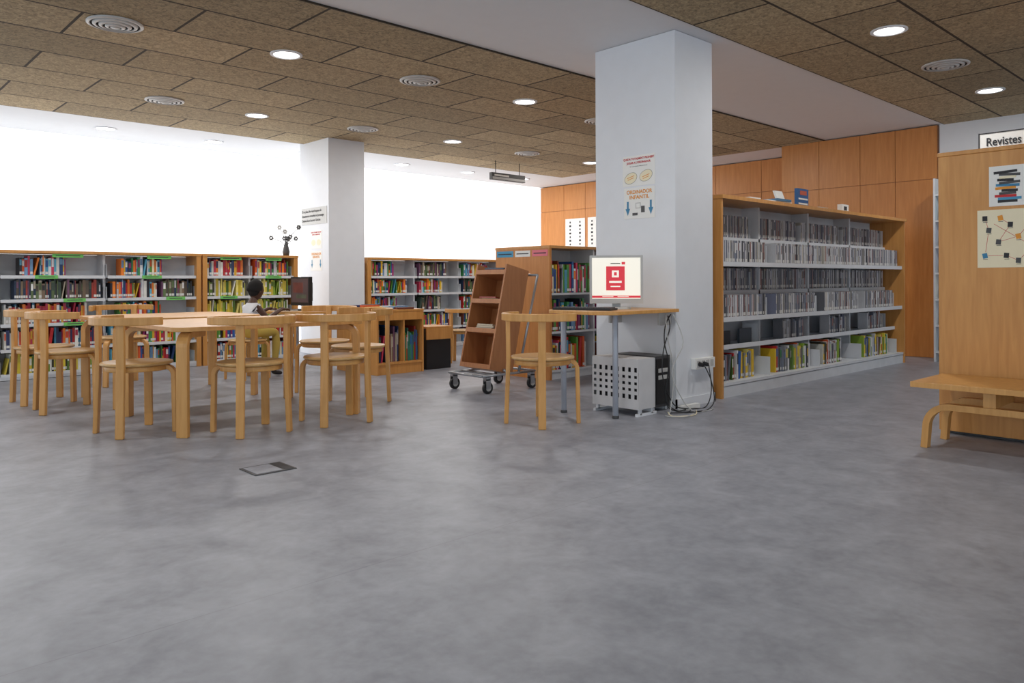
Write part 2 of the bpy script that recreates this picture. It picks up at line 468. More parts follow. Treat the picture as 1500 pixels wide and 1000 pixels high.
def island():
    b = MB()
    x0, x1, y0, y1, top = 5.25, 7.3, 5.08, 5.84, 1.26
    b.box(x0, x0+0.03, y0, y1, 0, top, 'wooddark')
    b.box(x1-0.03, x1, y0, y1, 0, top, 'wooddark')
    b.box(x0-0.005, x1+0.005, y0-0.005, y1+0.005, top, top+0.025, 'wood')
    b.box(x0+0.03, x1-0.03, (y0+y1)/2-0.01, (y0+y1)/2+0.01, 0, top, 'metal')
    for z in (0.09, 0.46, 0.83):
        b.box(x0+0.031, x1-0.031, y0+0.01, y1-0.01, z-0.02, z, 'metal')
    b.box(x0+0.031, x1-0.031, y0+0.03, y1-0.03, 0, 0.07, 'metal')
    for xm in (5.95, 6.63):
        b.box(xm-.01, xm+.01, y0+0.05, y1-0.05, 0.09, top, 'metal')
    for ya, yb_, m in ((5.58, 5.82, 'blue'), (5.34, 5.55, 'paper'), (5.10, 5.31, 'pink')):
        b.box(x0-0.003, x0, ya, yb_, top-0.075, top-0.015, m)
        b.box(x0-0.0038, x0-0.003, ya+0.02, yb_-0.02, top-0.05, top-0.04, 'ink')
    o = b.obj('double_sided_bookcase')
    b = MB()
    for z in (0.09, 0.46, 0.83):
        for (a, c) in ((5.30, 5.92), (5.98, 6.60), (6.66, 7.22)):
            row(b, a, a+(c-a)*random.uniform(.85, 1), y0+0.03, z+0.001, 0.24, (0.22, 0.31), (0.01, 0.035), BRIGHT)
    n0 = len(b.v)
    for z in (0.09, 0.46, 0.83):
        for (a, c) in ((5.30, 5.92), (5.98, 6.60), (6.66, 7.22)):
            row(b, a, a+(c-a)*.9, 0.03, z+0.001, 0.24, (0.22, 0.31), (0.01, 0.035), BRIGHT)
    b.xf(n0, Matrix.Translation((12.55, y1, 0)) @ Matrix.Rotation(math.pi, 4, 'Z'))
    b.obj('shelf_books')
island()

# DVD bookcase: two stepped tiers of cases per shelf
DX = [5.42, 6.37, 7.32, 8.27, 9.22]; YD = 3.33
def dvdcase():
    b = MB(); dep = 0.62; yb = YD+dep; top = 1.63
    b.box(5.40, 5.425, YD-0.01, yb, 0, top-0.03, 'wood'); b.box(9.22, 9.245, YD-0.01, yb, 0, top-0.03, 'wood')
    b.box(5.39, 9.255, YD-0.03, yb+0.01, top-0.03, top, 'wood')
    b.box(5.427, 9.218, yb-0.25, yb-0.235, 0, top-0.03, 'metal')
    b.box(5.427, 9.218, YD+0.005, YD+0.02, 0.0, 0.09, 'metal')
    b.box(5.427, 9.218, YD, YD+0.36, 0.095, 0.118, 'metal')
    for z, dp in ((0.40, .10), (0.635, .02), (1.085, .02)):
        b.box(5.427, 9.218, YD+dp, yb-0.25, z-0.016, z-0.001, 'metal')
        b.box(5.427, 9.218, YD+dp-0.008, YD+dp, z-0.026, z+0.012, 'metal')
    for z in (0.86, 1.315):
        b.box(5.427, 9.218, YD+.20, yb-0.25, z-0.016, z-0.001, 'metal')
        b.box(5.427, 9.218, YD+.20, YD+.206, z-0.22, z-0.016, 'metal')
    for m in DX[1:-1]:
        b.box(m-0.012, m+0.012, YD+0.20, yb-0.25, 0.118, top-0.03, 'metal')
    for m in DX[:-1]:
        for z, dd in ((0.118, .02), (0.40, .14), (0.635, .05), (0.86, .206), (1.085, .05), (1.315, .206)):
            b.box(m+0.80, m+0.804, YD+dd, YD+dd+(.14 if z > .2 else .25), z, z+0.16, 'metal')
            b.box(m+0.804, m+0.93, YD+dd+.1, YD+dd+.104, z, z+0.13, 'metal')
    b.obj('dvd_bookcase')
    b = MB()
    for i in range(4):
        x = DX[i]+0.02
        for z, dd in ((0.636, .05), (0.861, .21), (1.086, .05), (1.316, .21)):
            e = DX[i]+random.choice([.78, .79, .72 if z > 1.3 else .79])
            row(b, x, e, YD+dd, z, 0.135, (0.186, 0.19), (0.0125, 0.016), DVD, True, True)
            if random.random() < 0.6 and z > 0.8:
                row(b, DX[i]+0.812, DX[i]+0.92, YD+dd, z, 0.09, (0.186, 0.19), (0.0125, 0.016), DVD, True, True)
        row(b, x+0.02, x+random.choice([.45, .6, .7]), YD+0.07, 0.119, 0.2, (0.19, 0.24), (0.012, 0.03), DVD+BRIGHT[:5]+YEL)
        if i > 0:
            row(b, x+0.3, x+.72, YD+0.14, 0.401, 0.12, (0.14, 0.19), (0.01, 0.03), DVD)
        else:
            b.box(x+.05, x+.35, YD+.15, YD+.17, .401, .52, 'book', S(50, 50, 55))
            b.box(x+.5, x+.7, YD+.15, YD+.17, .401, .53, 'book', S(70, 80, 90))
    b.obj('dvd_cases')
    b = MB(); b.box(6.9, 7.12, YD+0.1, YD+0.13, top+0.001, top+0.18, 'book', S(30, 90, 150)); b.box(6.92, 7.10, YD+0.098, YD+0.1, top+0.075, top+0.09, 'paper')
    b.box(6.92, 7.10, YD+0.098, YD+0.1, top+0.03, top+0.045, 'paper'); b.box(6.95, 7.08, YD+0.098, YD+0.1, top+0.12, top+0.16, 'book', S(200, 90, 60)); b.box(6.95, 7.10, YD+0.13, YD+0.2, top+0.001, top+0.006, 'paper')
    b.obj('display_book')
    b = MB(); b.box(6.3, 6.75, YD+0.08, YD+0.3, top+0.001, top+0.03, 'paper'); b.box(6.45, 6.7, YD+0.06, YD+0.28, top+0.03, top+0.05, 'book', S(70, 120, 160))
    b.box(6.52, 6.66, YD+0.10, YD+0.12, top+0.05, top+0.13, 'paper', sy=0.03)
    b.obj('stacked_leaflets')
    b = MB(); b.box(7.75, 7.9, YD+0.05, YD+0.10, top+0.001, top+0.08, 'paper'); b.box(7.79, 7.86, YD+0.049, YD+0.05, top+0.02, top+0.06, 'ink'); b.obj('small_sign')
    b = MB(); b.box(6.0, 6.22, YD+.1, YD+.28, top+.001, top+.02, 'book', S(120, 140, 160)); b.box(6.02, 6.2, YD+.09, YD+.26, top+.02, top+.035, 'paper'); b.obj('stacked_leaflets')
    b = MB(); b.box(7.3, 7.55, YD+.08, YD+.26, top+.001, top+.018, 'book', S(60, 65, 75)); b.box(7.32, 7.52, YD+.09, YD+.25, top+.018, top+.03, 'book', S(200, 195, 185)); b.obj('stacked_leaflets')
dvdcase()

# ------------------------------------------------------------------ chairs
def chair_mesh(rail=True):
    b = MB(); seat = 0.45
    sec = 40
    prof = [(0.0, seat-0.022), (0.20, seat-0.022), (0.212, seat-0.016), (0.215, seat-0.008), (0.208, seat-0.001), (0.195, seat), (0.0, seat-0.004)]
    b.lathe(prof, (0, 0, 0), 'seat', sec)
    b.lathe([(0.165, seat-0.023), (0.19, seat-0.023), (0.19, seat-0.055), (0.165, seat-0.055), (0.165, seat-0.023)], (0, 0, 0), 'chair', sec)
    W, T = 0.050, 0.028
    def bent(a):
        d = Vector((math.cos(a), math.sin(a), 0)); t = Vector((-d.y, d.x, 0))
        R = 0.232; pts = [d*R*1.03, d*R+Vector((0, 0, 0.36))]
        for k in range(1, 8):
            q = math.pi/2*k/7
            pts.append(d*(R-0.055*(1-math.cos(q)))+Vector((0, 0, 0.36+0.055*math.sin(q))))
        pts.append(d*(0.10)+Vector((0, 0, 0.415)))
        b.sweep(pts, W, T, 'chair', t)
    for sgn in (-1, 1):
        bent(math.radians(90-sgn*48))
        if not rail:
            bent(math.radians(-90+sgn*42)); continue
        a = math.radians(-90+sgn*42)
        d = Vector((math.cos(a), math.sin(a), 0)); t = Vector((-d.y, d.x, 0))
        b.sweep([d*0.245, d*0.228+Vector((0, 0, .42)), d*0.232+Vector((0, 0, .735))], W, T, 'chair', t)
    if rail:
        pts = []
        for k in range(33):
            a = math.radians(-90-98+196*k/32)
            pts.append(Vector((0.262*math.cos(a), 0.262*math.sin(a), 0.712)))
        b.sweep(pts, 0.05, 0.022, 'chair', Vector((0, 0, 1)))
    return b.mesh('library_chair' if rail else 'round_stool')
CH = chair_mesh(); ST = chair_mesh(False)
def chair(x, y, face, sc=1.0, name='library_chair', me=None):
    o = bpy.data.objects.new(name, me or CH); COL.objects.link(o)
    o.location = (x, y, 0); o.rotation_euler = (0, 0, math.radians(face-90)); o.scale = (sc, sc, sc)
    md = o.modifiers.new('bevel', 'BEVEL'); md.width = 0.005; md.segments = 2; md.limit_method = 'ANGLE'; md.angle_limit = math.radians(50)
    return o
chair(3.66, 3.61, 2)
chair(2.13, 4.70, 92); chair(2.70, 4.64, 84)
chair(1.60, 5.20, 8); chair(3.27, 5.27, 178)
chair(1.50, 6.46, -4); chair(1.47, 7.04, 3)
chair(3.34, 5.92, 190); chair(2.25, 7.74, 268)
chair(5.75, 6.95, 40, 0.85)

def table(x0, x1, y0, y1, z=0.675):
    b = MB(); poly = []
    r = 0.10
    for cx, cy, a0 in ((x1-r, y1-r, 0), (x0+r, y1-r, 90), (x0+r, y0+r, 180), (x1-r, y0+r, 270)):
        for k in range(9):
            a = math.radians(a0+90*k/8); poly.append((cx+r*math.cos(a), cy+r*math.sin(a)))
    b.prism(poly, z-0.028, z, 'chair')
    for sx in (-1, 1):
        for sy in (-1, 1):
            cx, cy = (x0+x1)/2, (y0+y1)/2
            px = cx+sx*((x1-x0)/2-0.06); py = cy+sy*((y1-y0)/2-0.06)
            d = Vector((sx, sy, 0)).normalized()
            pts = [Vector((px, py, 0)), Vector((px, py, z-0.12))]
            for k in range(1, 8):
                q = math.pi/2*k/7
                pts.append(Vector((px, py, z-0.12))+(-d)*0.07*(1-math.cos(q))+Vector((0, 0, 0.07*math.sin(q))))
            pts.append(Vector((px, py, z-0.05))-d*0.25)
            t = Vector((-d.y, d.x, 0))
            b.sweep(pts, 0.07, 0.04, 'chair', t)
    return b.obj('reading_table', bevel=0.004)
table(1.68, 3.02, 4.74, 5.90)
table(1.72, 2.90, 6.15, 7.15)

# ------------------------------------------------------------------ computer desk at the column
def desk():
    b = MB(); z = 0.74
    poly = [(4.745, 3.27), (4.745, 3.90)]
    r = 0.14
    for k in range(9):
        a = math.radians(90+90*k/8); poly.append((3.94+r+r*math.cos(a), 3.90-r+r*math.sin(a)))
    for k in range(9):
        a = math.radians(180+90*k/8); poly.append((3.94+r+r*math.cos(a), 3.27+r+r*math.sin(a)))
    b.prism(poly, z-0.025, z, 'chair')
    for (x, y) in ((4.13, 3.37), (4.05, 3.78)):
        b.cyl((x, y, 0.006), (x, y, z-0.025), 0.02, 0.02, 'graytube'); b.cyl((x, y, 0), (x, y, 0.02), 0.024, 0.024, 'dgray')
        b.cyl((x, y, z-0.035), (x, y, z-0.0255), 0.04, 0.04, 'graytube')
    b.box(4.60, 4.745, 3.34, 3.36, z-.12, z-.026, 'lgray'); b.box(4.60, 4.745, 3.80, 3.82, z-.12, z-.026, 'lgray')
    b.obj('computer_desk', bevel=0.003)
desk()
def monitor(name, loc, rotz, w=0.37, h=0.335, dark=False, base=0.05):
    b = MB(); body = 'black' if dark else 'lgray'
    b.box(-w/2, w/2, 0, 0.04, base, base+h, body)
    b.box(-w/2+.06, w/2-.06, 0.04, 0.08, base+.05, base+h-.06, body)
    f = 0.018; f2 = 0.035
    b.box(-w/2+f, w/2-f, -0.0015, 0.0005, base+f2, base+h-f, 'screendark' if dark else 'screen')
    if dark:
        b.box(-w/2+.05, w/2-.12, -0.0025, -0.0015, base+.14, base+h-.06, 'screenmaroon')
        b.box(-w/2+.12, w/2-.05, -0.003, -0.0025, base+.08, base+h-.19, 'screenolive')
    else:
        b.box(-0.072, 0.062, -0.0025, -0.0015, base+0.095, base+0.27, 'screenred')
        b.box(-0.03, 0.02, -0.0032, -0.0025, base+0.19, base+0.24, 'screen')
        b.box(-0.015, 0.005, -0.0038, -0.0032, base+0.203, base+0.228, 'screenred')
        b.box(-0.05, 0.04, -0.0032, -0.0025, base+0.15, base+0.165, 'screen')
        b.box(-0.04, 0.03, -0.0032, -0.0025, base+0.12, base+0.128, 'screen')
        b.box(-w/2+f, w/2-f, -0.0025, -0.0015, base+0.042, base+0.058, 'screenred')
        for k in range(2): b.box(-0.1+k*.11, -0.02+k*.11, -0.0032, -0.0025, base+0.047, base+0.052, 'screen')
        b.box(-0.04, 0.03, -0.0025, -0.0015, base+0.288, base+0.294, 'ink'); b.box(0.04, 0.065, -0.0025, -0.0015, base+0.283, base+0.302, 'screenred')
    b.box(-.03, .03, 0.045, 0.075, 0.01, base+.1, body)
    b.cyl((0, 0.04, 0), (0, 0.04, 0.015), 0.11, 0.10, body, 28)
    return b.obj(name, loc=loc, rotz=rotz, bevel=0.003)
mon = monitor('computer_monitor', (4.37, 3.555, 0.741), math.radians(-52), .385, .35, base=.04)
bpy.context.view_layer.update()
def keyboard(loc, rotz, mat='black', w=.44):
    b = MB(); b.box(-w/2, w/2, -.07, .07, 0, .014, mat)
    n = int((w-.02)/.028)
    for r in range(5):
        for k in range(n):
            b.box(-w/2+.01+k*.028, -w/2+.033+k*.028, -.06+r*.025, -.04+r*.025, .014, .02, 'dgray')
    b.obj('computer_keyboard', loc=loc, rotz=rotz)
keyboard((4.10, 3.62, 0.741), math.radians(-72))
b = MB()
x0, x1, y0, y1, z0, z1 = 4.27, 4.46, 3.28, 3.70, 0.05, 0.40
b.box(x0, x0+.004, y0, y1, z1-.06, z1, 'cage'); b.box(x0, x0+.004, y0, y1, z0, z0+.07, 'cage')
nY, nZ = 8, 5
cw = (y1-y0)/nY; zz0, zz1 = z0+.07, z1-.06; ch = (zz1-zz0)/nZ
for i in range(nY+1):
    b.box(x0, x0+.004, y0+i*cw-(.014 if i else 0), y0+i*cw+(.014 if i < nY else 0), zz0, zz1, 'cage')
for j in range(1, nZ):
    b.box(x0+.0002, x0+.0038, y0, y1, zz0+j*ch-.012, zz0+j*ch+.012, 'cage')
b.box(x0+.004, x1, y0, y0+.004, z0, z1, 'cage'); b.box(x0+.004, x1, y1-.004, y1, z0, z1, 'cage')
b.box(x0+.004, x1, y0+.004, y1-.004, z1-.004, z1, 'cage'); b.box(x0+.004, x1, y0+.004, y1-.004, z0, z0+.004, 'cage')
b.box(x0+.02, x1-.01, y0+.02, y1-.02, z0+.006, z1-.03, 'ink')
for yy in (y0+.02, y1-.02):
    b.sweep([(x0, yy, .01), (x1+.03, yy, .01)], .02, .02, 'white', (0, 1, 0)); b.box(x0+.03, x0+.05, yy-.01, yy+.01, .01, z0, 'white')
    b.box(x1-.03, x1-.01, yy-.01, yy+.01, .01, z0, 'white')
b.obj('pc_security_cage')
b = MB(); b.box(4.53, 4.71, 3.33, 3.70, .03, .40, 'dgray'); b.box(4.54, 4.70, 3.325, 3.33, .05, .38, 'black')
b.box(4.56, 4.68, 3.322, 3.325, .28, .31, 'lgray'); b.box(4.56, 4.68, 3.322, 3.325, .23, .26, 'lgray')
for xx in (4.54, 4.69):
    b.box(xx-.01, xx+.01, 3.35, 3.68, 0, .03, 'white')
b.obj('pc_tower', bevel=0.004)
b = MB()
b.box(4.95, 5.21, 3.265, 3.308, 0.275, 0.355, 'paper')
for k in range(4): b.box(4.965+k*.06, 5.01+k*.06, 3.262, 3.265, .29, .34, 'lgray')
b.cyl((4.99, 3.262, .315), (4.99, 3.225, .31), .018, .014, 'black'); b.cyl((5.05, 3.262, .315), (5.05, 3.225, .31), .018, .014, 'black')
b.obj('power_socket_box', bevel=0.003)
b = MB()
b.tube([(4.99, 3.218, .31), (5.02, 3.18, .2), (5.0, 3.14, .06), (4.9, 3.12, .008), (4.75, 3.10, .008), (4.62, 3.18, .009), (4.58, 3.26, .05), (4.60, 3.30, .2)], .004, 'black')
b.tube([(5.05, 3.218, .31), (5.04, 3.19, .12), (4.95, 3.18, .009), (4.8, 3.2, .009), (4.66, 3.14, .01), (4.52, 3.2, .01)], .004, 'black')
b.tube([(4.68, 3.30, .70), (4.60, 3.29, .62), (4.56, 3.27, .5), (4.58, 3.25, .35), (4.55, 3.25, .1), (4.6, 3.2, .02), (4.72, 3.2, .012)], .0045, 'black')
b.tube([(4.66, 3.31, .69), (4.64, 3.28, .6), (4.52, 3.25, .45), (4.50, 3.24, .25), (4.6, 3.22, .06), (4.75, 3.2, .014)], .004, 'black')
b.tube([(4.62, 3.30, .70), (4.58, 3.26, .55), (4.60, 3.22, .3), (4.5, 3.18, .03), (4.42, 3.16, .008), (4.48, 3.05, .008), (4.65, 3.08, .008)], .0035, 'lgray')
b.tube([(4.64, 3.25, .70), (4.69, 3.2, .5), (4.55, 3.2, .3), (4.62, 3.16, .1), (4.7, 3.12, .012), (4.85, 3.08, .008), (4.95, 3.12, .008)], .0035, 'lgray')
b.tube([(4.78, 3.15, .006), (4.6, 3.05, .006), (4.45, 3.12, .006), (4.5, 3.2, .02)], .004, 'cream')
b.box(4.70, 4.92, 3.21, 3.25, 0.001, .035, 'paper')
b.obj('cable_bundle')

# ------------------------------------------------------------------ column posters
def flat(name, basis, c, w, h, mat='paper', t=0.002):
    b = MB(); b.box(-w/2, w/2, -h/2, h/2, 0, t, mat)
    o = bpy.data.objects.new(name, b.mesh(name)); COL.objects.link(o)
    o.matrix_world = Matrix.Translation(c) @ basis.to_4x4()
    return o
def flatpart(par, basis, c, dx, dy, w, h, mat, lift=0.003, name='print', rot=0, shape=None):
    b = MB()
    if shape == 'arrow':
        b.quad([(-w*.2, h/2, 0), (-w*.2, 0, 0), (w*.2, 0, 0), (w*.2, h/2, 0)], mat)
        b.quad([(-w/2, 0, 0), (0, -h/2, 0), (w/2, 0, 0)], mat)
    elif shape == 'disc':
        b.quad([(w/2*math.cos(2*math.pi*i/24), h/2*math.sin(2*math.pi*i/24), 0) for i in range(24)], mat)
    else:
        b.quad([(-w/2, -h/2, 0), (w/2, -h/2, 0), (w/2, h/2, 0), (-w/2, h/2, 0)], mat)
    o = bpy.data.objects.new(name, b.mesh(name)); COL.objects.link(o)
    o.matrix_world = Matrix.Translation(c) @ basis.to_4x4() @ Matrix.Translation((dx, dy, lift)) @ Matrix.Rotation(rot, 4, 'Z')
    setpar(o, par); return o
def tx(par, basis, c, dx, dy, body, size, mat, bold=0, sx=1.0, lift=0.003, align='CENTER'):
    p = Vector(c)+basis @ Vector((dx, dy, lift))
    return text(body, p, size, mat, basis, par, align=align, bold=bold, sx=sx)

c = (4.7595, 3.645, 1.795); p = flat('prohibition_poster', NEGX, c, .31, .235)
tx(p, NEGX, c, 0, .092, 'QUEDA TOTALMENT PROHIBIT', .0225, 'red', .0006, .92)
tx(p, NEGX, c, 0, .062, "JUGAR A L'ORDINADOR", .0225, 'red', .0006, .92)
tx(p, NEGX, c, 0, .035, 'No es pot connectar ni desconnectar res', .010, 'ink')
for dx in (-.075, .07):
    flatpart(p, NEGX, c, dx, -.045-.01*(dx < 0), .125, .085, 'dgray', .0025, shape='disc', rot=.3)
    flatpart(p, NEGX, c, dx, -.045-.01*(dx < 0), .120, .080, 'cream', .0028, shape='disc', rot=.3)
    flatpart(p, NEGX, c, dx, -.045, .07, .005, 'orange', .0032, rot=.25); flatpart(p, NEGX, c, dx, -.06, .06, .005, 'orange', .0032, rot=.25)
c = (4.7595, 3.64, 1.545); p = flat('computer_poster', NEGX, c, .295, .24)
tx(p, NEGX, c, 0, .085, 'ORDINADOR', .040, 'orange', .001, 1.0)
tx(p, NEGX, c, 0, .045, 'INFANTIL', .040, 'orange', .001, 1.1)
for dx in (-.11, .11): flatpart(p, NEGX, c, dx, -.04, .045, .11, 'bluearrow', shape='arrow')
flatpart(p, NEGX, c, -.01, -.02, .05, .045, 'lgray'); flatpart(p, NEGX, c, -.01, -.02, .036, .032, 'paper', .0035)
flatpart(p, NEGX, c, .035, -.05, .035, .05, 'dgray'); flatpart(p, NEGX, c, -.04, -.085, .05, .02, 'dgray')
c = (4.9995, 9.12, 1.81); p = flat('notice_sign', NEGX, c, .66, .22, 'lgray', .006)
for i, t in enumerate(['Si us plau, No recol·loqueu els', 'documents consultats al prestatge.', "Deixeu-los al carret. Gràcies"]):
    tx(p, NEGX, c, -.31, .065-.06*i, t, .046, 'ink', .0004, .9, .008, 'LEFT')
c = (4.9995, 9.07, 1.50); p = flat('prohibition_poster', NEGX, c, .3, .24)
tx(p, NEGX, c, 0, .092, 'QUEDA TOTALMENT PROHIBIT', .021, 'red', .0006, .9); tx(p, NEGX, c, 0, .064, "JUGAR A L'ORDINADOR", .021, 'red', .0006, .9)
for dx in (-.07, .07): flatpart(p, NEGX, c, dx, -.04, .11, .08, 'cream', .0028, shape='disc')
c = (4.9995, 9.07, 1.22); p = flat('computer_poster', NEGX, c, .3, .26)
tx(p, NEGX, c, 0, .09, 'ORDINADOR', .042, 'orange', .001); tx(p, NEGX, c, 0, .05, 'INFANTIL', .042, 'orange', .001)
for dx in (-.11, .11): flatpart(p, NEGX, c, dx, -.04, .045, .11, 'bluearrow', shape='arrow')

for yc, w in ((9.86, .5), (9.33, .42)):
    c = (10.8995, yc, 1.84); p = flat('wall_chart', NEGX, c, w, .58, 'paper')
    for k in range(7):
        for q in (-.25, .25):
            flatpart(p, NEGX, c, q*w, .22-.07*k, .03+.02*(k % 2), .035, 'ink')
for dz in (0, -.14):
    b = MB(); b.box(9.972, 9.9995, 3.75, 3.87, 1.60+dz, 1.71+dz, 'paper'); b.box(9.970, 9.972, 3.78, 3.84, 1.65+dz, 1.69+dz, 'lgray')
    setpar(b.obj('thermostat'), wpan)

b = MB(); b.box(7.75, 8.45, 8.70, 8.76, 2.49, 2.60, 'dgray'); b.box(7.76, 8.44, 8.69, 8.70, 2.50, 2.535, 'lgray')
b.box(7.80, 8.1, 8.6985, 8.70, 2.55, 2.575, 'paper')
for x in (7.85, 8.35): b.cyl((x, 8.73, 2.60), (x, 8.73, zb), .006, .006, 'black', 8)
b.obj('hanging_sign')
# 'Revistes' sign standing on the magazine unit
b = MB(); b.box(6.49, 6.51, 1.20, 1.80, 1.905, 2.025, 'paper'); b.box(6.487, 6.513, 1.797, 1.805, 1.88, 2.035, 'ink'); b.box(6.487, 6.513, 1.20, 1.797, 2.025, 2.033, 'ink')
for y in (1.30, 1.58): b.cyl((6.5, y, 1.7255), (6.5, y, 1.905), .008, .008, 'steel', 8)
o = b.obj('standing_sign')
text('Revistes', (6.486, 1.755, 1.960), .086, 'ink', NEGX, o, 'LEFT', bold=.0012, sx=.80)

# ------------------------------------------------------------------ right wooden magazine unit + posters + bench
b = MB()
b.box(5.17, 5.20, 0.85, 1.66, 0.02, 1.70, 'wood'); b.box(7.2, 7.23, .85, 1.66, .02, 1.70, 'wood')
b.box(5.165, 7.235, 0.845, 1.665, 1.70, 1.725, 'wood'); b.box(5.20, 7.2, 1.24, 1.27, 0.02, 1.70, 'wood')
b.box(5.21, 7.19, .88, 1.63, 0, .06, 'dgray')
for z in (.08, .4, .75, 1.1, 1.42): b.box(5.20, 7.2, .87, 1.64, z-.02, z, 'wood')
b.obj('magazine_bookcase', bevel=.003)
c = (5.1695, 1.228, 1.492); p = flat('book_stack_poster', NEGX, c, .31, .235)
cols = ['ink', 'blue', 'red', 'dgray', 'ink', 'orange', 'bluearrow', 'dgray', 'ink', 'cream', 'dgray', 'ink']
for k, m in enumerate(cols):
    flatpart(p, NEGX, c, -.06+.012*math.sin(k*2.1), -.09+k*.0155, .10+.02*math.sin(k*1.3), .0152, m, rot=.05*math.sin(k*3))
c = (5.1695, 1.215, 1.185); p = flat('reading_map_poster', NEGX, c, .46, .34, 'cream')
pos = [(-.19, .12), (-.11, .12), (-.17, .05), (-.06, .08), (-.19, -.10), (-.12, -.02), (-.08, -.10), (-.02, .01), (-.02, -.13), (.05, .1), (.08, -.02), (.12, -.1), (.17, .08)]
for k in range(len(pos)-1):
    a, d = pos[k], pos[(k+2) % len(pos)]
    L = math.hypot(d[0]-a[0], d[1]-a[1]); flatpart(p, NEGX, c, (a[0]+d[0])/2, (a[1]+d[1])/2, L*.7, .0022, 'red', .0025, rot=math.atan2(d[1]-a[1], d[0]-a[0]))
for k, q in enumerate(pos):
    flatpart(p, NEGX, c, q[0], q[1], .026, .03, ['ink', 'orange', 'dgray', 'ink', 'bluearrow', 'dgray'][k % 6], .0032, rot=.2*math.sin(k*2))
    flatpart(p, NEGX, c, q[0]+.002, q[1]-.021, .024, .003, 'dgray', .0032)

b = MB()
b.box(4.58, 5.10, 0.2, 1.62, 0.345, 0.375, 'chair')
def arch(x, w):
    pts = [(x, 1.575, 0.0), (x, 1.565, .12)]
    for k in range(1, 9):
        q = math.pi/2*k/8
        pts.append((x, 1.565-.12*(1-math.cos(q)), .12+.12*math.sin(q)))
    pts.append((x, .37, .24))
    for k in range(0, 9):
        q = math.pi/2*k/8
        pts.append((x, .37-.12*math.sin(q), .24-.12*(1-math.cos(q))))
    pts.append((x, .24, 0))
    b.sweep(pts, w, .035, 'chair', (1, 0, 0))
arch(4.68, .055); arch(5.0, .055)
for y in (1.25, .55):
    b.box(4.66, 5.02, y-.03, y+.03, .258, .345, 'chair')
b.obj('wooden_bench', bevel=.005)

b = MB()
b.box(9.93, 9.95, 1.9, 3.12, 0, 2.1, 'metald'); b.box(9.55, 9.93, 3.10, 3.12, 0, 2.1, 'metal'); b.box(9.55, 9.93, 1.9, 1.92, 0, 2.1, 'metal')
for k in range(7):
    z = .1+.3*k; b.box(9.56, 9.93, 1.92, 3.10, z, z+.02, 'metal')
    for j in range(5):
        if z < 1.85: b.box(9.60+.0, 9.61, 1.95+j*.23, 2.15+j*.23, z+.021, z+.26, 'book', vary(random.choice(BRIGHT)), sx=.08)
b.obj('magazine_rack')

# ------------------------------------------------------------------ low wooden book box with books
b = MB(); x0, x1, y0, y1, h = 4.28, 4.86, 6.55, 7.33, .64
b.box(x0, x0+.02, y0, y1, 0.0, h, 'wood'); b.box(x1-.02, x1, y0, y1, 0, h, 'wood'); b.box(x0-.003, x1+.003, y0-.003, y1+.003, h-.0, h+.02, 'wood')
b.box(x0+.02, x1-.02, y0+.35, y0+.37, 0, h, 'wood'); b.box(x0+.02, x1-.02, y0, y1, .10, .12, 'wood'); b.box(x0+.02, x1-.02, y0+.01, y0+.02, 0, .10, 'wood')
b.box(x0+.33, x0+.345, y0+.01, y0+.35, .12, h, 'wood'); b.box(x0+.02, x1-.02, y0+.002, y0+.02, .55, h, 'wood'); b.box(x0+.02, x1-.02, y1-.02, y1, .1, h, 'wood')
b.obj('picture_book_box', bevel=.002)
b = MB(); row(b, x0+.03, x0+.32, y0+.06, .121, .24, (.26, .38), (.008, .022), BRIGHT[3:]+DARK, False)
row(b, x0+.355, x1-.03, y0+.06, .121, .24, (.26, .36), (.008, .022), [S(40, 90, 150), S(60, 120, 170), S(90, 150, 60), S(60, 140, 120), S(220, 220, 220), S(180, 60, 50)], False)
b.obj('picture_books')
b = MB()
for i in range(9):
    xx = x0+.04+random.random()*.3; yy = y0+.04+i*.08
    b.obox((xx+.1, yy, h+.021), (.2, .07, .012+.03*random.random()), random.uniform(-.1, .1), 'book', vary(random.choice(BRIGHT)))
b.obj('loose_books')
b = MB(); b.box(4.95, 5.28, 6.62, 6.95, 0, .44, 'black'); b.box(4.94, 5.29, 6.61, 6.96, .44, .46, 'wood'); b.box(4.94, 5.29, 6.605, 6.62, .32, .44, 'wood'); b.obj('storage_cube', bevel=.003)

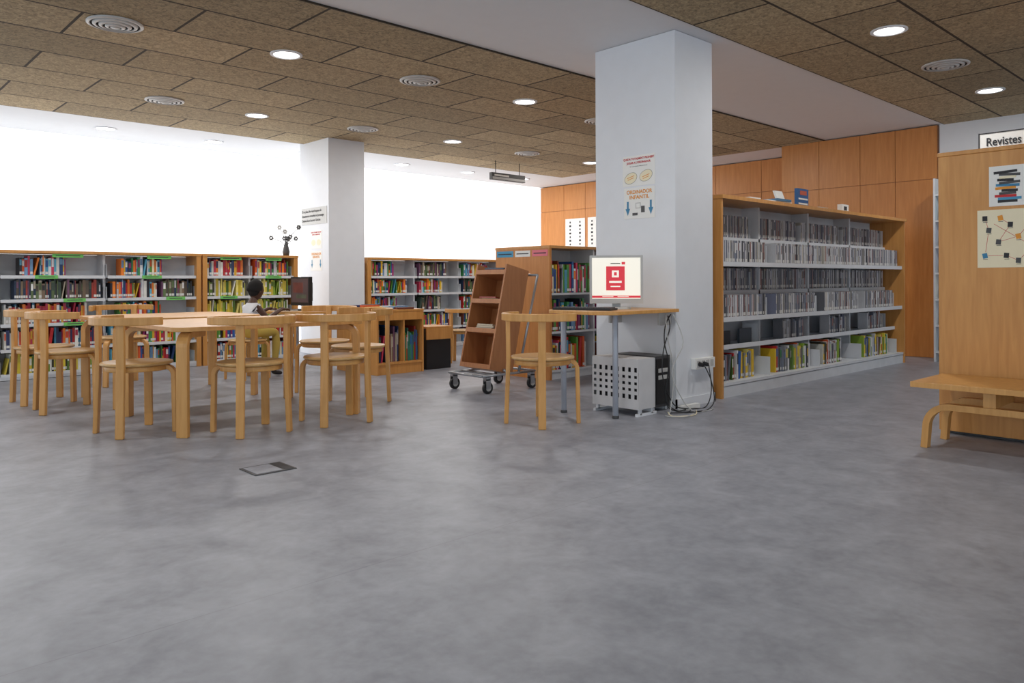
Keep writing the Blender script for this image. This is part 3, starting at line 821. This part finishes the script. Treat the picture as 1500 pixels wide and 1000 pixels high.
# ------------------------------------------------------------------ book cart
def cart():
    b = MB(); w = .40; d = .27; hh = .92
    n0 = len(b.v)
    b.box(0, d, 0, .018, 0, hh, 'cart'); b.box(0, d, w-.018, w, 0, hh, 'cart')
    b.box(d-.012, d, .018, w-.018, 0, hh, 'cart')
    for z in (0.0, .31, .57, .83): b.box(0.005, d-.012, .018, w-.018, z, z+.018, 'cart')
    for z in (0.0, .31, .57, .83): b.box(0.0, .015, .018, w-.018, z, z+.04, 'cart')
    for (z, n) in ((.588, 3), (.328, 4), (.848, 3)):
        for k in range(n):
            b.box(.03, .2, .06+random.random()*.05, .28+random.random()*.05, z+.001+k*.016, z+.015+k*.016, 'book', vary(random.choice(DARK+[S(230, 230, 235)])))
    T = Matrix.Translation((4.30, 4.87, .20)) @ Matrix.Rotation(math.radians(13), 4, 'Y')
    b.xf(n0, T)
    def bar(p, q, r=.011): b.cyl(p, q, r, r, 'steel', 10)
    for y in (4.85, 5.29):
        bar((4.20, y, .15), (4.82, y, .15)); bar((4.62, y, .15), (4.86, y, 1.0))
        bar((4.5, y, .15), (4.44, y, .19))
    bar((4.20, 4.85, .15), (4.20, 5.29, .15)); bar((4.82, 4.85, .15), (4.82, 5.29, .15)); bar((4.86, 4.85, 1.0), (4.86, 5.29, 1.0))
    bar((4.36, 4.85, .15), (4.36, 5.29, .15))
    for (x, y) in ((4.24, 4.85), (4.24, 5.29), (4.76, 4.85), (4.76, 5.29)):
        b.cyl((x+.02, y-.013, .05), (x+.02, y+.013, .05), .05, .05, 'black', 24)
        b.cyl((x+.02, y-.016, .05), (x+.02, y+.016, .05), .028, .028, 'lgray', 16)
        b.box(x-.012, x+.038, y-.022, y-.018, .045, .125, 'steel'); b.box(x-.012, x+.038, y+.018, y+.022, .045, .125, 'steel')
        b.box(x-.012, x+.038, y-.022, y+.022, .115, .14, 'steel')
    b.obj('book_cart')
cart()

# ------------------------------------------------------------------ floor socket
b = MB(); b.box(1.65, 1.87, 3.60, 3.79, .0005, .004, 'dgray'); b.box(1.665, 1.80, 3.615, 3.775, .004, .0055, 'floor')
b.box(1.81, 1.86, 3.61, 3.78, .004, .005, 'ink'); b.obj('floor_socket_cover')

# ------------------------------------------------------------------ child's computer desk, monitor
b = MB(); z = .64
poly = []
for k in range(28):
    a = 2*math.pi*k/28
    rx, ry = .30, .44
    poly.append((3.93+rx*math.copysign(abs(math.cos(a))**.6, math.cos(a)), 7.60+ry*math.copysign(abs(math.sin(a))**.6, math.sin(a))))
b.prism(poly, z-.025, z, 'chair')
for x in (3.74, 4.12):
    for y in (7.3, 7.9): b.cyl((x, y, 0), (x, y, z-.025), .015, .015, 'graytube')
b.obj('computer_desk')
monitor('computer_monitor', (3.99, 7.60, z+.001), math.radians(-88), .38, .31, True)
keyboard((3.80, 7.58, z+.001), math.radians(-88), 'lgray', .32)
chair(3.27, 7.30, 14, .86, 'round_stool', ST)

def child():
    root = bpy.data.objects.new('seated_child', None); COL.objects.link(root)
    V = []; E = []; R = []
    def add(p, r, par=None):
        V.append(p); R.append(r)
        if par is not None: E.append((par, len(V)-1))
        return len(V)-1
    pel = add((0, 0, .465), (.088, .075)); wa = add((.015, 0, .54), (.078, .062), pel); ch_ = add((.035, 0, .635), (.088, .068), wa)
    nb = add((.05, 0, .70), (.055, .05), ch_); nk = add((.072, 0, .775), (.032, .032), nb); nt = add((.085, 0, .82), (.030, .030), nk)
    segs = [(pel, wa, 'torso'), (wa, ch_, 'torso'), (ch_, nb, 'torso'), (nb, nk, 'torso'), (nk, nt, 'skin')]
    for s in (1, -1):
        sh = add((.045, .100*s, .692), (.038, .036), nb); el = add((.135, .140*s, .585), (.027, .027), sh)
        fo = add((.24, .125*s, .635), (.025, .025), el); wr = add((.345, .10*s, .676), (.018, .016), fo); pa = add((.385, .095*s, .672), (.024, .013), wr)
        segs += [(nb, sh, 'torso'), (sh, el, 'arm'), (el, fo, 'skin'), (fo, wr, 'skin'), (wr, pa, 'skin')]
        hp = add((.03, .06*s, .448), (.062, .058), pel); md = add((.16, .075*s, .452), (.056, .054), hp); kn = add((.28, .08*s, .445), (.044, .044), md)
        cf = add((.285, .08*s, .30), (.040, .040), kn); ak = add((.26, .08*s, .085), (.027, .027), cf); hl = add((.245, .08*s, .04), (.032, .03), ak); to = add((.35, .088*s, .026), (.03, .02), hl)
        segs += [(pel, hp, 'torso'), (hp, md, 'pants'), (md, kn, 'pants'), (kn, cf, 'pants'), (cf, ak, 'pants'), (ak, hl, 'shoe'), (hl, to, 'shoe')]
    me = bpy.data.meshes.new('body'); me.from_pydata(V, E, [])
    ob = bpy.data.objects.new('body_skeleton', me); COL.objects.link(ob)
    sk = ob.modifiers.new('skin', 'SKIN'); sk.use_smooth_shade = True
    su = ob.modifiers.new('sub', 'SUBSURF'); su.levels = 4; su.render_levels = 4
    for i, r in enumerate(R):
        me.skin_vertices[0].data[i].radius = r
        me.skin_vertices[0].data[i].use_root = (i == 0)
    bpy.context.view_layer.update()
    dg = bpy.context.evaluated_depsgraph_get()
    nm = bpy.data.meshes.new_from_object(ob.evaluated_get(dg), depsgraph=dg)
    bpy.data.objects.remove(ob)
    nm.materials.clear(); names = ['shirt', 'skin', 'pants', 'shoe']
    for n in names: nm.materials.append(M[n])
    A = [(Vector(V[q[0]]), Vector(V[q[1]]), q[2]) for q in segs]
    def dist(p, a, c):
        ac = c-a; t = max(0, min(1, (p-a).dot(ac)/ac.length_squared)); return (a+ac*t-p).length
    for f in nm.polygons:
        p = f.center
        lab = min(A, key=lambda q: dist(p, q[0], q[1]))[2]
        if lab in ('torso', 'arm'):
            if lab == 'arm' and (abs(p.y) > .108 or p.x > .105): lab = 'skin'
            elif p.z > .742: lab = 'skin'
            elif p.z < .487: lab = 'pants'
            elif abs(p.y) > .122: lab = 'skin'
            else: lab = 'shirt'
        elif lab == 'pants' and p.z > .487 and p.x < .06: lab = 'shirt'
        f.material_index = names.index(lab); f.use_smooth = True
    body = bpy.data.objects.new('body', nm); COL.objects.link(body); body.parent = root
    b = MB()
    for s in (1, -1):
        for k in range(4):
            y = (.095-.024+.0155*k)*s; L = (.036, .043, .046, .040)[k]
            x = .392
            b.sweep(smooth_path([(x-.02, y, .672), (x+L*.45, y, .674), (x+L*.8, y, .665), (x+L, y, .654)], 3), .0062, .0062, 'skin', None, True, 8)
        b.sweep(smooth_path([(.362, (.095-.018)*s, .668), (.38, (.095-.042)*s, .664), (.398, (.095-.046)*s, .656)], 3), .0068, .0068, 'skin', None, True, 8)
    fo = b.obj('fingers', origin=False); fo.parent = root
    b = MB()
    def shape(p, n):
        q = Vector(p)
        if n.z < 0:
            k = -n.z; q.y *= 1-.32*k; q.x = q.x*(1-.22*k)+.014*k
        return q
    b.ell((0, 0, 0), (.086, .070, .10), 'skin', 32, 22, shape)
    def sstep(a, c, x):
        t = max(0, min(1, (x-a)/(c-a))); return t*t*(3-2*t)
    def hair(p, n):
        k = max(sstep(.2, .4, n.x)*(1-sstep(.52, .7, n.z)), sstep(.2, .45, -n.z))
        return Vector(p)*(1-.15*k)
    b.ell((-.006, 0, .008), (.091, .077, .103), 'hair', 48, 36, hair)
    b.sweep([(.080, 0, .010), (.085, 0, -.002), (.092, 0, -.016)], .006, .006, 'skin', None, True, 8, [.004, .006, .010])
    for s in (1, -1):
        b.ell((.086, .009*s, -.018), (.007, .006, .006), 'skin')
        b.ell((.070, .026*s, .004), (.010, .012, .006), 'eye'); b.ell((.0785, .026*s, .004), (.003, .005, .005), 'hair')
        b.ell((-.002, .070*s, -.012), (.014, .007, .022), 'skin')
        b.sweep([(.076, .013*s, .021), (.077, .027*s, .024), (.070, .041*s, .019)], .0022, .0022, 'hair', None, True, 6)
    b.ell((.077, 0, -.043), (.008, .019, .0045), 'lips'); b.ell((.076, 0, -.050), (.008, .016, .005), 'lips')
    ho = b.obj('head', origin=False); ho.location = (.10, 0, .865); ho.rotation_euler = (0, math.radians(16), math.radians(6)); ho.parent = root
    root.location = (3.27, 7.30, 0); root.rotation_euler = (0, 0, math.radians(14))
child()

# dried flower arrangement
b = MB()
b.lathe([(0, 0), (.035, 0), (.045, .05), (.03, .12), (.02, .15), (.026, .16), (.018, .155), (.0, .02)], (4.50, 8.92, 1.271), 'dgray', 20)
random.seed(4)
for k in range(11):
    a = random.uniform(0, 6.28); L = random.uniform(.08, .30); sp = random.uniform(.05, .2)
    e = Vector((4.50+sp*math.cos(a), 8.92+sp*math.sin(a)*.6, 1.40+L*.9))
    b.tube([(4.50, 8.92, 1.35), (4.50+sp*.3*math.cos(a), 8.92+sp*.2*math.sin(a), 1.40+L*.4), e], .0035, 'dgray', 6)
    for q in range(6):
        an = q*1.047; b.ell(e+Vector((.02*math.cos(an), 0, .02*math.sin(an))), (.012, .006, .012), 'lgray' if k % 2 else 'dgray', 8, 5)
b.obj('dried_flower_vase')

# ------------------------------------------------------------------ light and camera
w = bpy.data.worlds.new('world'); scene.world = w; w.use_nodes = True
bg = w.node_tree.nodes['Background']; bg.inputs[0].default_value = (0.80, 0.90, 1.0, 1); bg.inputs[1].default_value = 1.5

cam = bpy.data.cameras.new('camera'); co = bpy.data.objects.new('camera', cam); COL.objects.link(co)
cam.sensor_width = 36; cam.lens = 27.0; cam.shift_y = -89/1500; cam.clip_start = 0.05
co.matrix_world = Matrix.Translation((0, 0, .95)) @ Matrix.Rotation(math.radians(-43.15), 4, 'Z') @ Matrix.Rotation(math.radians(90), 4, 'X') @ Matrix.Rotation(math.radians(-0.25), 4, 'Z')
scene.camera = co
